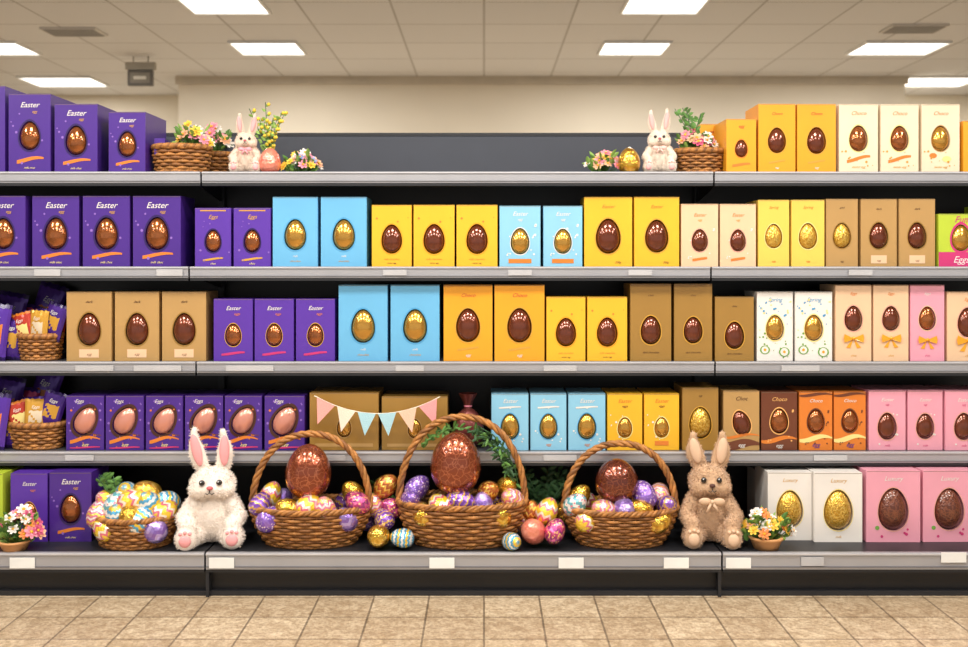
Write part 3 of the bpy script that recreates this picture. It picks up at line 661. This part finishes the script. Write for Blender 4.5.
# right top group
bouquet('silk_flower_bunch',(WX(604,.32),.32,Z1),.08,.05,.10,32,['pink','white','peach','yellow','pink'],.022,50)
egg(2,(WX(629,.27),.27,Z1+.048),.052,rot=(0,0,1))
bkr=basket('small_wicker_flower_basket',(WX(699,.36),.36,Z1),.108,.08,.10,0,kb=.86,rings=8,N=24)
bouquet('flowers',(-.01,0,.08),.09,.06,.13,24,['pink','mag','white','peach'],.024,60,parent=bkr)
b=MB(); sprigs(b,(-.03,0,.08),6,.22,.07,leafm[0],.032,None,10); b.obj('leafy_stems',parent=bkr)
row([(700,724,124,'orangeT',.48)],Z1,.48,.18)
# bottom shelf flowers
pm=mat('terracotta_pot',(206,150,96),.7)
def pot(name,px,y,r,h,bq):
    b=MB(); n=24; vs=[]
    for (k,z) in ((.75,0),(1,h*.8),(1.08,h*.8),(1.08,h),(.9,h),(.85,h*.5)):
        for j in range(n): vs.append((r*k*math.cos(2*math.pi*j/n),r*k*math.sin(2*math.pi*j/n),z))
    fs=[tuple(range(n))[::-1]]
    for i in range(5):
        for j in range(n): fs.append((i*n+j,i*n+(j+1)%n,(i+1)*n+(j+1)%n,(i+1)*n+j))
    fs.append(tuple(5*n+j for j in range(n))); b.add(vs,fs,pm,True)
    o=b.obj(name,(WX(px,y),y,Z5)); bq(o,h); return o
pot('potted_flowers',766,.07,.065,.05,lambda o,h: bouquet('flowers',(0,0,h*.6),.115,.06,.12,36,['white','yellow','peach','white','yellow','orange'],.023,110,parent=o))
pot('potted_flowers',15,.05,.06,.04,lambda o,h: bouquet('flowers',(0,0,h*.6),.105,.05,.15,30,['pink','orange','white','peach','mag'],.026,90,parent=o))
# foliage behind the middle baskets
b=MB(); sprigs(b,(0,0,0),22,.28,.13,leafm[2],.04,None,14); b.obj('evergreen_foliage',(WX(543,.34),.34,Z5))
b=MB(); sprigs(b,(0,0,0),12,.22,.10,leafm[0],.035,None,12); b.obj('evergreen_foliage',(WX(384,.38),.38,Z5))
b=MB()
for i in range(130):
    a=U(.15,1.35); rr=U(.88,1.0); p=(.24*math.cos(a)*rr,U(-.02,.015),.175+.31*math.sin(a)*rr); leaf(b,p,(U(-1,.3),U(-.5,.2),U(-.6,.8)),U(.025,.045),.006,leafm[random.choice((0,2,2))])
b.tube([(.24*math.cos(t),0,.175+.32*math.sin(t)) for t in (.1,.4,.7,1.0,1.3)],.003,leafm[2],5)
for i in range(40):
    a=U(1.5,2.4); p=(.23*math.cos(a),U(-.02,.015),.175+.30*math.sin(a)); leaf(b,p,(U(-1,.7),U(-.5,.2),U(-.3,1)),U(.025,.04),.006,leafm[0])
cb=[o for o in bpy.data.objects if o.name.startswith('wicker_easter_basket')][1]
b.obj('greenery_garland',parent=cb)
b=MB(); sprigs(b,(0,0,0),14,.19,.10,leafm[0],.032,None,10); b.obj('greenery',(-.08,.02,.10),parent=[o for o in bpy.data.objects if o.name.startswith('round_wicker_basket')][0])
# foil wrapped egg with ruffled top on shelf 4 (behind handle of middle basket)
b=MB(); fm=mat('burgundy_foil',(120,60,56),.3,metal=.5,bump=.6,bscale=40); b.ell((0,0,.085),(.068,.06,.088),fm,24,14,egg=.12)
n=20; vs=[]
for (r,z) in ((.016,.165),(.012,.18),(.02,.205),(.034,.235)):
    for j in range(n): rr=r*(1+.25*(j%2)); vs.append((rr*math.cos(2*math.pi*j/n),rr*math.sin(2*math.pi*j/n),z))
b.add(vs,[(i*n+j,i*n+(j+1)%n,(i+1)*n+(j+1)%n,(i+1)*n+j) for i in range(3) for j in range(n)],fm,True)
b.tube([(.015*math.cos(t*.5),.015*math.sin(t*.5),.18) for t in range(13)],.004,mat('ribbon_pink',(236,140,160),.5),6)
b.obj('foil_wrapped_egg',(WX(468,.32),.32,Z4))

# ================= BUNTING =================
b=MB(); yB=.2; A=(WX(314,yB),WZ(396,yB)); D=(WX(440,yB),WZ(397,yB))
def cat(t): return (A[0]+(D[0]-A[0])*t, A[1]+(D[1]-A[1])*t-.098*4*t*(1-t)*.75)
b.tube([(cat(i/24)[0],yB+.01,cat(i/24)[1]) for i in range(25)],.0022,mat('bunting_cord',(230,220,200),.8),5)
bc=[(236,164,156),(240,222,202),(166,206,216),(166,206,216),(236,192,166),(232,156,156)]
for i in range(6):
    t0=.02+i*.162; t1=t0+.145; p,q=cat(t0),cat(t1); mx=((p[0]+q[0])/2); mz=(p[1]+q[1])/2; dx,dz=q[0]-p[0],q[1]-p[1]
    tip=(mx+dz*1.0,mz-abs(dx)*1.25); m=mat('bunting_%d'%i,bc[i],.85,var=.05,bump=.3,bscale=200)
    th=.0012
    vs=[(p[0],yB+.008,p[1]),(q[0],yB+.008,q[1]),(tip[0],yB+.004,tip[1]),(p[0],yB+.008+th,p[1]),(q[0],yB+.008+th,q[1]),(tip[0],yB+.004+th,tip[1])]
    b.add(vs,[(0,2,1),(3,4,5),(0,1,4,3),(1,2,5,4),(2,0,3,5)],m)
b.obj('pennant_bunting')

# ================= SNACK POUCHES + BASKETS ON LEFT =================
def pouch_mesh(w,h,c1,c2,c3):
    b=MB(); nx,nz=10,14; vs=[];fs=[]
    for side in (-1,1):
        o=len(vs)
        for i in range(nz+1):
            for j in range(nx+1):
                u=j/nx*2-1; v=i/nz; bul=(1-u*u)**.6*(math.sin(math.pi*v))**.5*.17*w
                vs.append((u*w/2*(1-.04*math.sin(math.pi*v)),side*bul+.002*side,v*h+.003*math.sin(j*2.5)))
        for i in range(nz):
            for j in range(nx):
                a=o+i*(nx+1)+j; f=(a,a+1,a+nx+2,a+nx+1); fs.append(f if side<0 else f[::-1])
    m1=mat('pouch_'+c1,C[c1],.25,metal=.2,bump=.4,bscale=25); m2=mat('pouch_'+c2,C[c2],.3,metal=.2); m3=mat('pouch_'+c3,C[c3],.3)
    for k,f in enumerate(fs):
        i=(k%(nz*nx))//nx; j=k%nx
        m= m3 if (i in (0,nz-1)) else (m2 if (4<=i<=8 and 2<=j<=7 and (i+j)%9!=0) else m1)
        b.add([vs[q] for q in f],[(0,1,2,3)],m,True)
    g=text_geo('Eggs'); b.add([(x*w*.20,-.18*w-.006,h*.72+y*w*.20) for x,y,_ in g[0]],g[1],cm('white'))
    return b
PM=[pouch_mesh(.11,.17,'purple','gold','dpurple').mesh('p'),pouch_mesh(.10,.16,'red','lemon','orange').mesh('p'),pouch_mesh(.11,.17,'mag','sky','purple').mesh('p'),pouch_mesh(.10,.15,'gold','cream','gold').mesh('p'),pouch_mesh(.13,.23,'purple2','orange','dpurple').mesh('p')]
for z,px0,bx,bw in ((Z3,0,41,.085),(Z4,-2,38,.112)):
    bb_=basket('small_wicker_basket',(WX(bx,.32),.32,z),bw,.075,.105,0,kb=.84,rings=8,N=22)
    for k,(dx,dy,pm_,ry_) in enumerate(((-.05,-.02,1,-.25),(.0,-.03,3,.05),(.045,-.02,0,.3),(-.02,.02,2,-.1),(.04,.025,1,.15))):
        mkobj('snack_pouch_%d'%k,PM[pm_],(dx,dy,.06+.016*(k%3)),bb_,rot=(-.05,ry_,U(-.3,.3)),scale=.92)
    g=empty('stack_of_snack_pouches',(WX(px0,.47),.47,z))
    for k in range(5):
        mkobj('pouch_%d'%k,PM[(4,0,4,2,4)[k]],(-.12+.055*k,-.02+.035*k,.012+.004*k),g,rot=(-.08,.05+.06*k,U(-.15,.15)),scale=(1,1,1.0+.08*k))
    g=empty('stack_of_snack_pouches',(WX(-2,.27),.27,z))
    for k in range(2):
        mkobj('pouch_%d'%k,PM[(4,0)[k]],(-.03+.06*k,.03*k,.004),g,rot=(-.05,.12,U(-.1,.1)),scale=(.9,.9,1.05))

# ================= WORLD, CAMERA =================
w=bpy.data.worlds.new('store_ambient'); scene.world=w; w.use_nodes=True
bg=w.node_tree.nodes['Background']; bg.inputs['Color'].default_value=(1.0,.97,.94,1); bg.inputs['Strength'].default_value=0.62
cd=bpy.data.cameras.new('camera'); cam=bpy.data.objects.new('camera',cd); col.objects.link(cam)
cam.location=(0,-DIST,EYE); cam.rotation_euler=(math.pi/2,0,0); cd.sensor_width=36; cd.lens=36*1000/968; cd.shift_y=-(323.5-260)/968
cd.clip_end=60; cd.dof.use_dof=True; cd.dof.focus_distance=4.15; cd.dof.aperture_fstop=1.8
scene.camera=cam
try:
    scene.view_settings.view_transform='Standard'; scene.view_settings.look='None'; scene.view_settings.exposure=0.0
except Exception as e: print(e)
